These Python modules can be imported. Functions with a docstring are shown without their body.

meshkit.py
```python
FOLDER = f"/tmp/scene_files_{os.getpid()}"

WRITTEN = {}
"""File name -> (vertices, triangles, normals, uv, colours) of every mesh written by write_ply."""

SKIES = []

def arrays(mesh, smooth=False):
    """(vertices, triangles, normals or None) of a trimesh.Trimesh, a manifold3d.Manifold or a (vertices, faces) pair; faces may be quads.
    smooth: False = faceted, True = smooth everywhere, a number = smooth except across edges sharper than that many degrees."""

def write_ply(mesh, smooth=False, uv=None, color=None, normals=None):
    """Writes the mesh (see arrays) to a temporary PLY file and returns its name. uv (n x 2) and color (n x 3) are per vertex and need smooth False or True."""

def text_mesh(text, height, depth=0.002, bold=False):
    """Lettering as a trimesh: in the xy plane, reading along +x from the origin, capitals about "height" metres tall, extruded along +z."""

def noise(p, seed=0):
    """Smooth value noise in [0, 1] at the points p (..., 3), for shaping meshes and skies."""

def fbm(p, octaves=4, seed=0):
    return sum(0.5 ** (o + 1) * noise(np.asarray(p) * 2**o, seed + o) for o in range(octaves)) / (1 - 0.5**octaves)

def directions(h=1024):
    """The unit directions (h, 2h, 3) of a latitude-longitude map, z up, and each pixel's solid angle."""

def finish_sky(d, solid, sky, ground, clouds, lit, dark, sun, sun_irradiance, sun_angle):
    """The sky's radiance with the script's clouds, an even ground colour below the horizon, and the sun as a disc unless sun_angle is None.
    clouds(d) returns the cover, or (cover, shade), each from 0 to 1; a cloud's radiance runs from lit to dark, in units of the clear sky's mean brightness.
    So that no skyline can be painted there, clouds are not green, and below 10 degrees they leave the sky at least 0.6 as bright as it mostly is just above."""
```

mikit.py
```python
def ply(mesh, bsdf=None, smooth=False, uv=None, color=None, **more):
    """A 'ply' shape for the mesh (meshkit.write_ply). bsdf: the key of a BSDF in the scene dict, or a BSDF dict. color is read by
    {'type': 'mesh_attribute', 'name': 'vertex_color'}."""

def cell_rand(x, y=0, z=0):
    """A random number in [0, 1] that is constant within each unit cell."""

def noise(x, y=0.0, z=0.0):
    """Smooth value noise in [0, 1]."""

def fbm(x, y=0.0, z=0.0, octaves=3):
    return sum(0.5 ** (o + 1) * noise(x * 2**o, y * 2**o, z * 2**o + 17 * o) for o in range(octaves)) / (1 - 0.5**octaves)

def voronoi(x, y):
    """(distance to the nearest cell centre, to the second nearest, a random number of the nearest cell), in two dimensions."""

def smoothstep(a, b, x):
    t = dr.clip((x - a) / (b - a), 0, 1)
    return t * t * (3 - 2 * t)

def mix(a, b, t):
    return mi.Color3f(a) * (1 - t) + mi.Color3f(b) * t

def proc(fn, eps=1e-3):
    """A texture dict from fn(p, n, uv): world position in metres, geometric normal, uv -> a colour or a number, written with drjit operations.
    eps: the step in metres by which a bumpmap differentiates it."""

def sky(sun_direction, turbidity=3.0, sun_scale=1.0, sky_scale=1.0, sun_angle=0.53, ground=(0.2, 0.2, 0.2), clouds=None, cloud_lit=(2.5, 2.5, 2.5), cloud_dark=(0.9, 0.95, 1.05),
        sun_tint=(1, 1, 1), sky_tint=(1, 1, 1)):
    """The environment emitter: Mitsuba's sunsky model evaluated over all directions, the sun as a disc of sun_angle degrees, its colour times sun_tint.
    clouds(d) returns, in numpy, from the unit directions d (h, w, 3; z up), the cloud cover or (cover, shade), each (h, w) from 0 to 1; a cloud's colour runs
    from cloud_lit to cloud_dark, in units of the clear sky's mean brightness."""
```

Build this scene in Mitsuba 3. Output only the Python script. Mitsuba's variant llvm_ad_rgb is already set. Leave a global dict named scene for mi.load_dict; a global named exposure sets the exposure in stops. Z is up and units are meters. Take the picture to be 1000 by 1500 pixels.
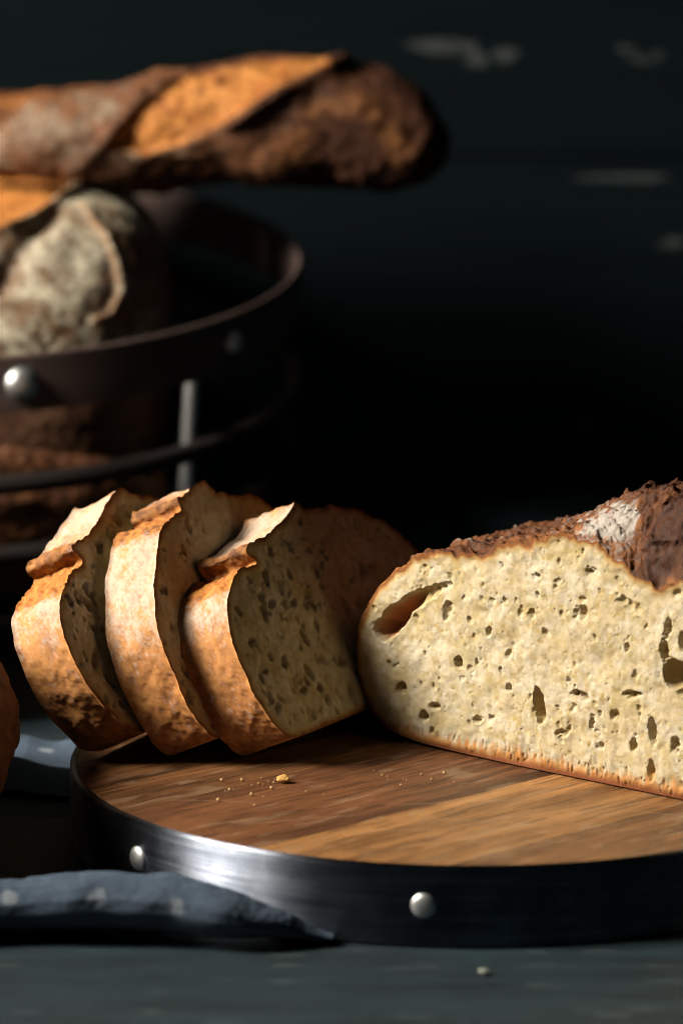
import math
import numpy as np
import trimesh
import mitsuba as mi
import drjit as dr
import shapely
from shapely.geometry import Polygon, Point, box
from shapely import affinity
from scipy.spatial import Delaunay, cKDTree
import mikit
import meshkit
from mikit import proc, noise, fbm, smoothstep, mix

T = mi.ScalarTransform4f
scene, labels = {}, {}
exposure = 0.55

# ------------------------------------------------------------------ camera
EYE = np.array([-0.047, -1.8018, 0.509])
PITCH = math.radians(12)
FWD = np.array([0, math.cos(PITCH), -math.sin(PITCH)])
scene['camera'] = {
    'type': 'thinlens', 'fov': 12.0, 'fov_axis': 'y', 'near_clip': 0.05, 'far_clip': 20.0,
    'aperture_radius': 0.0125, 'focus_distance': 1.845,
    'to_world': T().look_at(origin=EYE.tolist(), target=(EYE + FWD).tolist(), up=[0, 0, 1]),
}
# ------------------------------------------------------------------ light: one small window to the left, a dim cool room
LAMP_DIR = np.array([-0.79, -0.20, 0.58])
LAMP_DIR /= np.linalg.norm(LAMP_DIR)
LAMP_AT = np.array([-0.02, 0.10, 0.06]) + 1.6 * LAMP_DIR
scene['window_light'] = {
    'type': 'rectangle',
    'to_world': T().look_at(origin=LAMP_AT.tolist(), target=[-0.02, 0.10, 0.06], up=[0, 0, 1]) @ T().scale([0.24, 0.28, 1]),
    'bsdf': {'type': 'diffuse', 'reflectance': {'type': 'rgb', 'value': [0.5, 0.5, 0.5]}},
    'emitter': {'type': 'area', 'radiance': {'type': 'rgb', 'value': [76.0, 67.5, 55.0]}},
}
labels['window_light'] = {'kind': 'structure'}
scene['room_light'] = {'type': 'constant', 'radiance': {'type': 'rgb', 'value': [0.0040, 0.0068, 0.0086]}}

# ------------------------------------------------------------------ materials
def rgb(*c):
    return {'type': 'rgb', 'value': list(c)}


def principled(color, rough, spec=0.4, **more):
    return {'type': 'twosided', 'bsdf': {'type': 'principled', 'base_color': color, 'roughness': rough, 'specular': spec, **more}}


VC = {'type': 'mesh_attribute', 'name': 'vertex_color'}
scene['m_crust'] = principled(VC, 0.68, 0.14)
scene['m_crumb'] = principled(VC, 0.85, 0.2)
scene['m_cloth'] = principled(VC, 0.95, 0.08)

GA = math.radians(42.7)          # the planks of the board run this way
GD, GN = (math.cos(GA), math.sin(GA)), (-math.sin(GA), math.cos(GA))


SCRATCH = [(-0.060, -0.085, 0.3, 0.028), (-0.030, -0.100, 0.1, 0.022), (0.010, -0.090, -0.25, 0.030), (0.030, -0.075, 0.5, 0.024), (0.050, -0.100, 0.2, 0.018), (-0.005, -0.062, 0.15, 0.026), (-0.095, -0.060, -0.1, 0.020), (0.075, -0.080, -0.4, 0.022), (-0.045, -0.060, 0.8, 0.016), (0.020, -0.115, 0.05, 0.026)]


def scratches(p):
    m = mi.Float(0)
    for x, y, a, h in SCRATCH:
        c, s_ = math.cos(a), math.sin(a)
        u = (p.x - x) * c + (p.y - y) * s_
        v = -(p.x - x) * s_ + (p.y - y) * c + u * u * 1.5
        m = dr.maximum(m, smoothstep(0.00045, 0.0001, dr.abs(v)) * smoothstep(1.0, 0.6, dr.abs(u) / h))
    return m


def wood(tone_a, tone_b, seed):
    def fn(p, n, uv):
        a = p.x * GD[0] + p.y * GD[1]
        c = p.x * GN[0] + p.y * GN[1]
        warp = fbm(a * 14 + seed, c * 40, 1.5, 3) * 0.022
        rings = fbm((c + warp) * 210 + seed * 3, a * 9, 2.0, 4)
        pores = smoothstep(0.60, 0.74, noise((c + warp * 0.3) * 1500, a * 70 + seed, 3.0))
        cloud = fbm(a * 26 + 5, c * 70, seed, 3)
        t = dr.clip((rings - 0.30) * 2.0, 0, 1)
        col = mix(tone_a, tone_b, t)
        col = col * (0.50 + 0.60 * cloud) * (1 - 0.48 * pores)
        worn = smoothstep(0.60, 0.78, fbm(a * 60, c * 260, 9.0, 3))
        col = mix(col, mi.Color3f(0.20, 0.14, 0.09), worn * 0.3)
        return mix(col, mi.Color3f(0.24, 0.17, 0.11), scratches(p) * 0.45)
    return fn


def wood_bump(p, n, uv):
    a = p.x * GD[0] + p.y * GD[1]
    c = p.x * GN[0] + p.y * GN[1]
    return fbm(c * 900, a * 40, 4.0, 3) * 0.0004


for k, (ta, tb, s) in enumerate([((0.125, 0.050, 0.020), (0.055, 0.021, 0.009), 3.0),
                                 ((0.26, 0.128, 0.046), (0.135, 0.060, 0.020), 11.0),
                                 ((0.15, 0.066, 0.024), (0.065, 0.026, 0.010), 23.0)]):
    scene[f'm_wood_{k}'] = {'type': 'twosided', 'bsdf': {'type': 'bumpmap', 'bump': proc(wood_bump, 3e-4), 'scale': 1.0,
                            'nested': {'type': 'principled', 'base_color': proc(wood(ta, tb, s)), 'roughness': 0.48, 'specular': 0.4}}}


def iron_rough(p, n, uv):
    th = dr.atan2(p.y, p.x)
    return 0.34 + 0.16 * fbm(th * 6, p.z * 900, 2.0, 3)


def iron_color(p, n, uv):
    th = dr.atan2(p.y, p.x)
    streak = fbm(th * 5, p.z * 1500, 7.0, 3)
    patch = fbm(th * 22, p.z * 120, 1.0, 3)
    return (0.55 + 0.9 * fbm(th * 14 + 3, p.z * 60, 5.0, 3)) * mix((0.07, 0.085, 0.115), (0.19, 0.215, 0.27), dr.clip(streak * 1.2 - 0.25 + 0.4 * (patch - 0.5), 0, 1))


scene['m_hoop'] = principled(proc(iron_color), proc(iron_rough), 0.5, metallic=1.0, anisotropic=1.0)


def dark_iron(p, n, uv):
    return mix((0.055, 0.038, 0.036), (0.105, 0.074, 0.070), fbm(p.x * 90, p.y * 90, p.z * 160, 3))


scene['m_basket_iron'] = principled(proc(dark_iron), 0.6, 0.3, metallic=0.4)
scene['m_wire'] = principled(rgb(0.012, 0.010, 0.010), 0.55, 0.12)
scene['m_steel'] = principled(rgb(0.50, 0.52, 0.55), 0.44, 0.5, metallic=1.0)


def table_color(p, n, uv):
    g = fbm(p.x * 18, p.y * 260, 1.0, 4)
    blot = fbm(p.x * 30, p.y * 60, 5.0, 3)
    chip = smoothstep(0.70, 0.78, fbm(p.x * 45, p.y * 230, 8.0, 3))
    col = mix((0.0045, 0.0130, 0.0195), (0.0115, 0.0265, 0.0360), dr.clip(g * 1.5 - 0.25, 0, 1)) * (0.32 + 0.50 * blot)
    return mix(col, mi.Color3f(0.05, 0.065, 0.068), chip * 0.3)


def table_bump(p, n, uv):
    return fbm(p.x * 60, p.y * 900, 2.0, 3) * 0.0005


scene['m_table'] = {'type': 'twosided', 'bsdf': {'type': 'bumpmap', 'bump': proc(table_bump, 4e-4), 'scale': 1.0,
                    'nested': {'type': 'principled', 'base_color': proc(table_color), 'roughness': 0.6, 'specular': 0.35}}}

# worn spots where the black paint of the wall has rubbed through: (x, z, half length, half height)
WORN = [(0.006, 0.2265, 0.018, 0.0035), (0.020, 0.2205, 0.007, 0.0045), (0.036, 0.2210, 0.006, 0.0040), (0.098, 0.2245, 0.006, 0.0030), (0.107, 0.2205, 0.011, 0.0040),
        (0.098, 0.1590, 0.026, 0.0016), (0.122, 0.1255, 0.008, 0.0025), (0.062, 0.0270, 0.014, 0.0020), (0.080, 0.0310, 0.017, 0.0015),
        (0.20, 0.19, 0.02, 0.003), (0.26, 0.09, 0.02, 0.003), (-0.30, 0.26, 0.02, 0.003), (-0.02, 0.31, 0.02, 0.003), (0.18, 0.29, 0.015, 0.004)]


def wall_color(p, n, uv):
    g = fbm(p.x * 10, p.z * 300, 3.0, 3)
    col = mix((0.0010, 0.0026, 0.0038), (0.0022, 0.0048, 0.0064), g)
    w = mi.Float(0)
    wob = fbm(p.x * 120, p.z * 300, 4.0, 3)
    for x, z, a, b in WORN:
        d = dr.square((p.x - x) / a) + dr.square((p.z - z) / b)
        w = dr.maximum(w, smoothstep(1.2, 0.2, d + 3.2 * (wob - 0.5)))
    return mix(col, mi.Color3f(0.045, 0.052, 0.056), w * 0.65)


scene['m_wall'] = principled(proc(wall_color), 0.8, 0.04)


# ------------------------------------------------------------------ helpers
def put(key, mesh, mat, smooth=30, label=None, category=None, group=None, kind=None, color=None, **more):
    scene[key] = mikit.ply(mesh, mat, smooth=True if color is not None and smooth is not False else smooth, color=color, **more)
    tag(key, label, category, group, kind)


def tag(key, label=None, category=None, group=None, kind=None):
    d = {k: v for k, v in (('label', label), ('category', category), ('group', group), ('kind', kind)) if v}
    if d:
        labels[key] = d


def num(base, i):
    return base if i == 0 else f'{base}_{i:03d}'


def sst(a, b, x):
    t = np.clip((x - a) / (b - a), 0, 1)
    return t * t * (3 - 2 * t)


def lerp(a, b, t):
    t = np.asarray(t)[..., None]
    return np.asarray(a) * (1 - t) + np.asarray(b) * t


def nz(p, f, o=3, seed=0):
    return meshkit.fbm(np.asarray(p) * f, o, seed)


def resample(pts, step, tags=None, rounds=2):
    """A closed outline through pts, evenly spaced, its corners softened; tags (n x k) carried along."""
    p = np.asarray(pts, float)
    t = np.zeros((len(p), 0)) if tags is None else np.asarray(tags, float)
    a = np.hstack([p, t])
    for _ in range(rounds):                     # Chaikin
        b = np.roll(a, -1, 0)
        a = np.stack([0.75 * a + 0.25 * b, 0.25 * a + 0.75 * b], 1).reshape(-1, a.shape[1])
    c = np.vstack([a, a[:1]])
    s = np.r_[0, np.cumsum(np.linalg.norm(np.diff(c[:, :2], axis=0), axis=1))]
    n = int(s[-1] / step)
    x = np.arange(n) / n * s[-1]
    return np.stack([np.interp(x, s, c[:, k]) for k in range(c.shape[1])], 1)


def grid_faces(rows, cols, wrap=True):
    i, j = np.meshgrid(np.arange(rows - 1), np.arange(cols if wrap else cols - 1), indexing='ij')
    k = (j + 1) % cols
    q = np.stack([i * cols + j, i * cols + k, (i + 1) * cols + k, (i + 1) * cols + j], -1).reshape(-1, 4)
    return np.vstack([q[:, [0, 1, 2]], q[:, [0, 2, 3]]])


def tri_fill(outline, h, rng):
    """Points and triangles filling a closed outline (n x 2, first n points are the outline itself)."""
    poly = Polygon(outline)
    x0, y0, x1, y1 = poly.bounds
    gx, gy = np.meshgrid(np.arange(x0, x1, h), np.arange(y0, y1, h * 0.87))
    gx = gx + (np.arange(len(gx)) % 2)[:, None] * h / 2
    g = np.stack([gx.ravel(), gy.ravel()], 1) + rng.uniform(-0.18, 0.18, (gx.size, 2)) * h
    d = cKDTree(outline).query(g)[0]
    g = g[shapely.contains_xy(poly, g[:, 0], g[:, 1]) & (d > 0.65 * h)]
    p = np.vstack([outline, g])
    f = Delaunay(p).simplices
    c = p[f].mean(1)
    f = f[shapely.contains_xy(poly.buffer(1e-6), c[:, 0], c[:, 1])]
    a = np.cross(p[f[:, 1]] - p[f[:, 0]], p[f[:, 2]] - p[f[:, 0]])
    f[a < 0] = f[a < 0][:, ::-1]
    return p, f


def pits(p, holes, power=0.8):
    """Depth and rim-relative fill at points p (mm) of elliptic holes (u, v, ru, rv, angle in degrees, depth)."""
    depth, inside = np.zeros(len(p)), np.zeros(len(p))
    tree = cKDTree(p)
    for u, v, ru, rv, ang, dep in holes:
        k = np.array(tree.query_ball_point([u, v], 1.6 * max(ru, rv)), int)
        if not len(k):
            continue
        d = p[k] - [u, v]
        c, s = math.cos(math.radians(ang)), math.sin(math.radians(ang))
        w = (0.9 if min(ru, rv) < 3 else 0.3) * (meshkit.noise(np.c_[p[k] * (1.7 / max(1.0, min(ru, rv))), np.full(len(k), u)], 5) - 0.5)
        q = ((c * d[:, 0] + s * d[:, 1]) / ru) ** 2 + ((-s * d[:, 0] + c * d[:, 1]) / rv) ** 2 + w
        z = np.clip(1 - q, 0, 1) ** (0.65 if min(ru, rv) > 2.4 else 1.15)
        depth[k] = np.maximum(depth[k], dep * z)
        inside[k] = np.maximum(inside[k], z)
    return depth, inside


# ------------------------------------------------------------------ bread surfaces
FLOUR = (0.52, 0.415, 0.335)
GOLD, BROWN = (0.54, 0.255, 0.092), (0.36, 0.145, 0.048)
BURST_A, BURST_B = (0.50, 0.215, 0.056), (0.30, 0.095, 0.024)
CHAR_SHADE = (0.045, 0.018, 0.011)  # burnt crust, and also the shade painted on the basket loaves


def crust_color(p, flour, burst, dark, seed=0, f=1.0, flour_rgb=FLOUR, gold=GOLD, brown=BROWN):
    a, b, c = nz(p, 130 * f, 3, seed), nz(p, 420 * f, 3, seed + 7), nz(p, 1100 * f, 2, seed + 13)
    col = lerp(gold, brown, sst(0.32, 0.68, a * 0.6 + b * 0.4))
    col = lerp(0, col, 0.72 + 0.56 * c)
    bu = lerp(BURST_A, BURST_B, sst(0.35, 0.7, b * 0.65 + c * 0.35))
    col = lerp(col, bu, np.clip(burst + (a - 0.5) * 0.5 * (burst > 0.02), 0, 1))
    w = sst(0.2, 1.05, flour + (a - 0.5) * 0.9 + (b - 0.5) * 1.1 + (c - 0.5) * 0.9 - 0.06) * sst(0.0, 0.08, flour)
    col = lerp(col, np.asarray(flour_rgb) * (0.86 + 0.28 * c[:, None]), w * 0.9)
    d = np.clip(dark + (b - 0.5) * 0.9 * (dark > 0.02), 0, 1)
    return np.clip(lerp(col, CHAR_SHADE, d) * 0.70, 0, 1)


def crumb_color(p3, edge, depth, inside, seed=0, rim=1.6):
    """p3 metres, edge distance / depth in mm."""
    a, c = nz(p3, 160, 3, seed + 3), nz(p3, 900, 2, seed + 5)
    col = lerp((0.90, 0.805, 0.60), (0.84, 0.705, 0.45), sst(0.35, 0.7, a))
    col = lerp(0, col, 0.86 + 0.28 * c)
    col = lerp(col, (0.66, 0.49, 0.20), 0.55 * sst(0.56, 0.74, nz(p3, 620, 2, seed + 8)) + 0.40 * sst(0.55, 0.75, nz(p3, 280, 2, seed + 11)))
    col = lerp(col, (0.68, 0.54, 0.25), 0.5 * sst(0.52, 0.78, nz(p3 * [1.0, 0.8, 1.0], 120, 3, seed + 17)))
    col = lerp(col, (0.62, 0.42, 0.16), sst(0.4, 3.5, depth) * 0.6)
    near = edge + (a - 0.5) * 2.2
    col = lerp(col, (0.64, 0.38, 0.11), sst(rim * 2.6, rim * 0.8, near) * 0.8)
    col = lerp(col, (0.36, 0.13, 0.035), sst(rim * 1.2, rim * 0.3, near))
    return np.clip(col * 0.435, 0, 1)


def random_holes(outline, n, lo, hi, rng, keep=3.0, tall=1.3, aniso=0.0, deep=1.0):
    poly = Polygon(outline)
    x0, y0, x1, y1 = poly.bounds
    out = []
    inner = poly.buffer(-keep)
    while len(out) < n:
        u, v = rng.uniform(x0, x1), rng.uniform(y0, y1)
        if not shapely.contains_xy(inner, u, v):
            continue
        r = lo * (hi / lo) ** (rng.random() ** 2.0)
        k = rng.uniform(1.0, 1.0 + tall)
        out.append((u, v, r, r * k, rng.normal(0, 35) + aniso, deep * r * rng.uniform(0.9, 1.7)))
    return out


def slice_of_bread(key, O2, e, w, n, thick, pts, holes, seed, label):
    """O2: front lower near corner of the cut face, e along the foot, w up, n out of the cut face; pts: (u, v, flour, burst, dark) mm."""
    rng = np.random.default_rng(seed)
    pts = np.asarray(pts, float)
    ol = resample(pts[:, :2], 0.62, pts[:, 2:])
    uv, tg = ol[:, :2], ol[:, 2:]
    cols = len(uv)
    tan = np.roll(uv, -1, 0) - np.roll(uv, 1, 0)
    nrm = np.stack([tan[:, 1], -tan[:, 0]], 1) / np.linalg.norm(tan, axis=1, keepdims=True)
    rows = int(thick * 1000 / 0.7)
    t = np.linspace(0, thick * 1000, rows)
    base = np.stack([np.broadcast_to(uv[:, 0], (rows, cols)), np.broadcast_to(uv[:, 1], (rows, cols)), np.broadcast_to(-t[:, None], (rows, cols))], -1).reshape(-1, 3)
    q = base * 1e-3 + [seed, 0, 0]
    fl, bu, da = (np.tile(tg[:, k], rows) for k in range(3))
    fl = np.maximum(fl * 0.88, 0.26 * (1 - bu) * sst(4, 14, base[:, 1]))
    d = (nz(q, 70, 3, seed) - 0.5) * 4.5 + (nz(q, 330, 3, seed + 1) - 0.5) * (0.65 + 2.2 * np.clip(bu + da, 0, 1)) + (nz(q, 800, 2, seed + 2) - 0.5) * 0.45
    d -= 0.9 * np.exp(-np.minimum(base[:, 2] + t[-1], -base[:, 2]) / 0.7)          # softened cut edges
    floor = sst(0.0, 7.0, base[:, 1])
    N2 = np.tile(nrm, (rows, 1))
    body = base.copy()
    body[:, :2] += N2 * (d * floor)[:, None]
    bulge = 1.6 * np.sin(np.pi * np.tile(np.arange(cols) / cols, rows)) * 0

    def world(b):
        return O2 + (b[:, :1] * e + b[:, 1:2] * w + b[:, 2:3] * n) * 1e-3

    col = crust_color(q, fl, bu, da, seed)
    under = sst(2.0, 0.3, base[:, 1])
    col = lerp(col, (0.50, 0.24, 0.08), under * 0.6)
    f = grid_faces(rows, cols)[:, ::-1]
    put(key + '__crust', (world(body), f), 'm_crust', color=col)
    # front and back cut faces
    for side, h in ((0, 0.75), (1, 1.6)):
        ring = body[:cols] if side == 0 else body[-cols:]
        p, tri = tri_fill(ring[:, :2], h, rng)
        edge = cKDTree(ring[:, :2]).query(p)[0]
        if side == 0:
            hs = holes + random_holes(ring[:, :2], 520, 0.35, 2.1, rng, tall=1.6, deep=1.2)
            dep, ins = pits(p, hs)
        else:
            dep = ins = np.zeros(len(p))
        p3 = np.c_[p, np.zeros(len(p))] * 1e-3 + [seed, 0, 0]
        relief = ((nz(p3, 110, 2, seed + 4) - 0.5) * 1.6 + (nz(p3, 600, 2, seed + 9) - 0.5) * 0.7) * sst(0, 3, edge)
        dep = dep * sst(0, 1.5, edge)
        z = ring[0, 2] + (-(dep + relief) if side == 0 else relief)
        z[:cols] = ring[:, 2]
        c = crumb_color(p3, edge, dep, ins, seed, 1.5)
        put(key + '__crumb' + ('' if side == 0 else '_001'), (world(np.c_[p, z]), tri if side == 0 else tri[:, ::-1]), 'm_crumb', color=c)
    tag(key, label, 'bread slice', 'cut slices leaning together on the round board')


# ------------------------------------------------------------------ the setting
put('tabletop', trimesh.creation.box((3.2, 1.36, 0.04), trimesh.transformations.translation_matrix((0, -0.017, -0.02))), 'm_table', smooth=False, kind='structure')
tag('tabletop', 'dark teal painted wooden tabletop under the board', kind='structure')
tag('wall', 'dark wall of black painted horizontal planks behind the breads', kind='structure')
PH = 0.115
for i in range(9):
    z0 = -0.06 + i * PH
    m = trimesh.creation.box((3.2, 0.018, PH - 0.0015), trimesh.transformations.translation_matrix((0, 0.673 + 0.0006 * ((i * 7) % 3), z0 + PH / 2)))
    put('wall__' + num('plank', i), m, 'm_wall', smooth=False)

# ------------------------------------------------------------------ the round board
R = 0.150
disc = Point(0, 0).buffer(R - 0.0022, quad_segs=64)
c_edge = -0.0519 * GN[0] - 0.1009 * GN[1]            # a glue line of the board
widths = [(-0.30, c_edge - 0.062, 2), (c_edge - 0.062, c_edge, 1), (c_edge, c_edge + 0.068, 0), (c_edge + 0.068, c_edge + 0.125, 2), (c_edge + 0.125, c_edge + 0.175, 0), (c_edge + 0.175, 0.3, 1)]
i = 0
for lo, hi, tone in widths:
    strip = affinity.rotate(box(-0.4, lo + 0.00012, 0.4, hi - 0.00012), math.degrees(GA), origin=(0, 0))
    g = disc.intersection(strip)
    if g.is_empty or g.area < 1e-5:
        continue
    m = trimesh.creation.extrude_polygon(g, 0.0255, engine='earcut')
    m.apply_translation((0, 0, 0.0040))
    put('round_board__' + num('plank', i), m, f'm_wood_{tone}', smooth=False)
    i += 1
tag('round_board', 'round wooden serving board with a riveted iron hoop under the bread', 'serving board')
prof = [(R - 0.0021, 0.0012), (R - 0.0012, 0.0006), (R - 0.0004, 0.0006), (R + 0.0002, 0.0009), (R + 0.0004, 0.0014), (R + 0.0004, 0.0017), (R + 0.0004, 0.0020), *[(R + 0.0004, z) for z in np.linspace(0.003, 0.0275, 12)],
        (R + 0.0004, 0.0288), (R + 0.0004, 0.0291), (R + 0.0004, 0.0294), (R + 0.0001, 0.0300), (R - 0.0004, 0.0303), (R - 0.0011, 0.0304), (R - 0.0017, 0.0302), (R - 0.0021, 0.0297), (R - 0.0021, 0.0290)]
prof = np.array(prof)
NS = 420
ht = np.linspace(0, 2 * np.pi, NS)
hv = np.stack([np.outer(prof[:, 0], np.cos(ht)), np.outer(prof[:, 0], np.sin(ht)), np.repeat(prof[:, 1:2], NS, 1)], -1).reshape(-1, 3)
huv = np.stack([np.repeat(np.r_[0, np.cumsum(np.linalg.norm(np.diff(prof, axis=0), axis=1))] * 30, NS), np.tile(ht, len(prof))], -1)
put('round_board__hoop', (hv, grid_faces(len(prof), NS, wrap=False)[:, ::-1]), 'm_hoop', smooth=True, uv=huv)


def dome(r, h, n=20):
    a = np.linspace(0, np.pi / 2, n)
    return trimesh.creation.revolve(np.c_[np.r_[r * np.cos(a), 0], np.r_[h * np.sin(a), -0.001]][[-1, *range(n)]], sections=36)


def aim(mesh, at, direction):
    m = mesh.copy()
    m.apply_transform(trimesh.geometry.align_vectors([0, 0, 1], direction))
    m.apply_translation(at)
    return m


for k, deg in enumerate((-96.9, -143.6, -51.0, -6.0, 39.0, 84.0, 129.0, 171.0)):
    a = math.radians(deg)
    d = np.array([math.cos(a), math.sin(a), 0])
    rv = dome(0.0046, 0.0021)
    put('round_board__' + num('rivet', k), aim(rv, d * (R + 0.0003) + [0, 0, 0.0158], d), 'm_steel', smooth=60)

# ------------------------------------------------------------------ the cut half loaf
LA, LE = np.array([-0.0102, 0.0133, 0.0302]), np.array([0.7701, -0.638, 0.0])
LN, UP = np.array([-0.638, -0.7701, 0.0]), np.array([0, 0, 1.0])
# (u, v, flour, burst, dark) round the cut face, mm
LOAF = [(-27, 4.2, 0, 0, .2), (-33, 9, 0, 0, .1), (-39.5, 20, .1, .1, 0), (-41.3, 36, .15, .3, 0), (-38, 47.6, .15, .6, 0), (-28, 61.5, .1, .7, 0), (-14, 73, .1, .6, .1), (-5, 77, .1, .2, .6), (6, 79, .12, .1, .8),
        (19.5, 79.5, .2, .1, .7), (32, 84.5, .12, .4, .5), (48, 90, .05, .4, .5), (64.6, 93.5, .5, .3, .2), (74, 91.5, .8, .2, 0), (87, 87, .5, .2, .3), (96, 81, .1, .2, .7), (104, 79, 0, .3, .6), (110, 80, 0, .5, .4), (115, 84, .1, .3, .4),
        (124, 91, .2, .3, .4), (150, 101, .3, .1, .4), (175, 103, .4, .1, .3), (205, 93, .3, .1, .2), (230, 68, .2, .1, .1), (243, 42, .1, 0, 0), (239, 18, .1, 0, 0), (226, 4, 0, 0, .2), (205, 0, 0, 0, .3), (150, 0, 0, 0, .3),
        (116, 0, 0, 0, .3), (85, 0, 0, 0, .3), (36, -.2, 0, 0, .3), (0, .4, 0, 0, .3), (-17, 1.6, 0, 0, .3)]
LOAF = np.array(LOAF, float)[::-1]
ol = resample(LOAF[:, :2], 0.5, LOAF[:, 2:])
uv, tg = ol[:, :2], ol[:, 2:]
cols = len(uv)
tan = np.roll(uv, -1, 0) - np.roll(uv, 1, 0)
nrm = np.stack([tan[:, 1], -tan[:, 0]], 1) / np.linalg.norm(tan, axis=1, keepdims=True)
if Polygon(uv).buffer(0).contains(Point(uv[0] + nrm[0] * 0.5)):
    nrm = -nrm
ccw = Polygon(uv).exterior.is_ccw
rows = 230
s = np.r_[np.linspace(0, 36, 130, endpoint=False), np.linspace(36, 150, 100)]
S = np.repeat(s, cols)
U, V = np.tile(uv[:, 0], rows), np.tile(uv[:, 1], rows)
N2 = np.tile(nrm, (rows, 1))
q = np.c_[U, V, -S] * 1e-3
lift = np.interp(U, [-40, 0, 20, 45, 62, 80, 97, 116, 150, 200, 240], [0, 0, 1.5, 5, 9, 17, 30, 36, 28, 14, 0]) * sst(0, np.interp(U, [60, 90, 110], [34, 22, 12]), S) * sst(45, 95, V + 20)
end = np.sqrt(np.clip(1 - (np.clip(S - 60, 0, None) / 90.5) ** 2, 0.0, 1))
u2 = 100 + (U - 100) * (0.25 + 0.75 * end) + 0.0 * S
v2 = (V + lift) * (0.12 + 0.88 * end)
top = sst(55, 80, V)
d = (nz(q, 45, 3, 2) - 0.5) * 5.0 * sst(0, 18, S) + (nz(q, 240, 4, 3) - 0.5) * (1.4 + 4.6 * top) * (1 - 0.8 * sst(0, 14, lift))
# torn crevice behind the floured flap, and the flap's own lip
crev = np.exp(-((U - (97 + 0.25 * S)) / 6.5) ** 2) * top * sst(0.0, 4, S) * sst(60, 30, S)
flap = np.exp(-((U - (78 + 0.25 * S)) / 9.5) ** 2) * top * sst(0, 5, S) * sst(30, 12, S)
d += -1.0 * crev + 2.5 * flap
d += (np.abs(nz(q, 170, 3, 26) - 0.5) * 2 - 0.3) * 3.6 * top * sst(0, 6, S)
d -= 0.7 * np.exp(-S / 0.6)
d *= sst(0, 6, V)
B = np.c_[u2, v2, -S]
B[:, :2] += N2 * d[:, None]
B[:, 1] = np.maximum(B[:, 1], np.where(V < 2, -0.2, 0.0))
steep = sst(0.0, 14, lift) * top
B[:, 2] += ((0.35 - np.abs(nz(B * 1e-3, 150, 3, 27) - 0.5) * 2) * 3.5 + (nz(B * 1e-3, 75, 3, 15) - 0.5) * 9.0 + (nz(B * 1e-3, 230, 4, 16) - 0.5) * 6.0) * steep * sst(1, 8, S)
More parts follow.
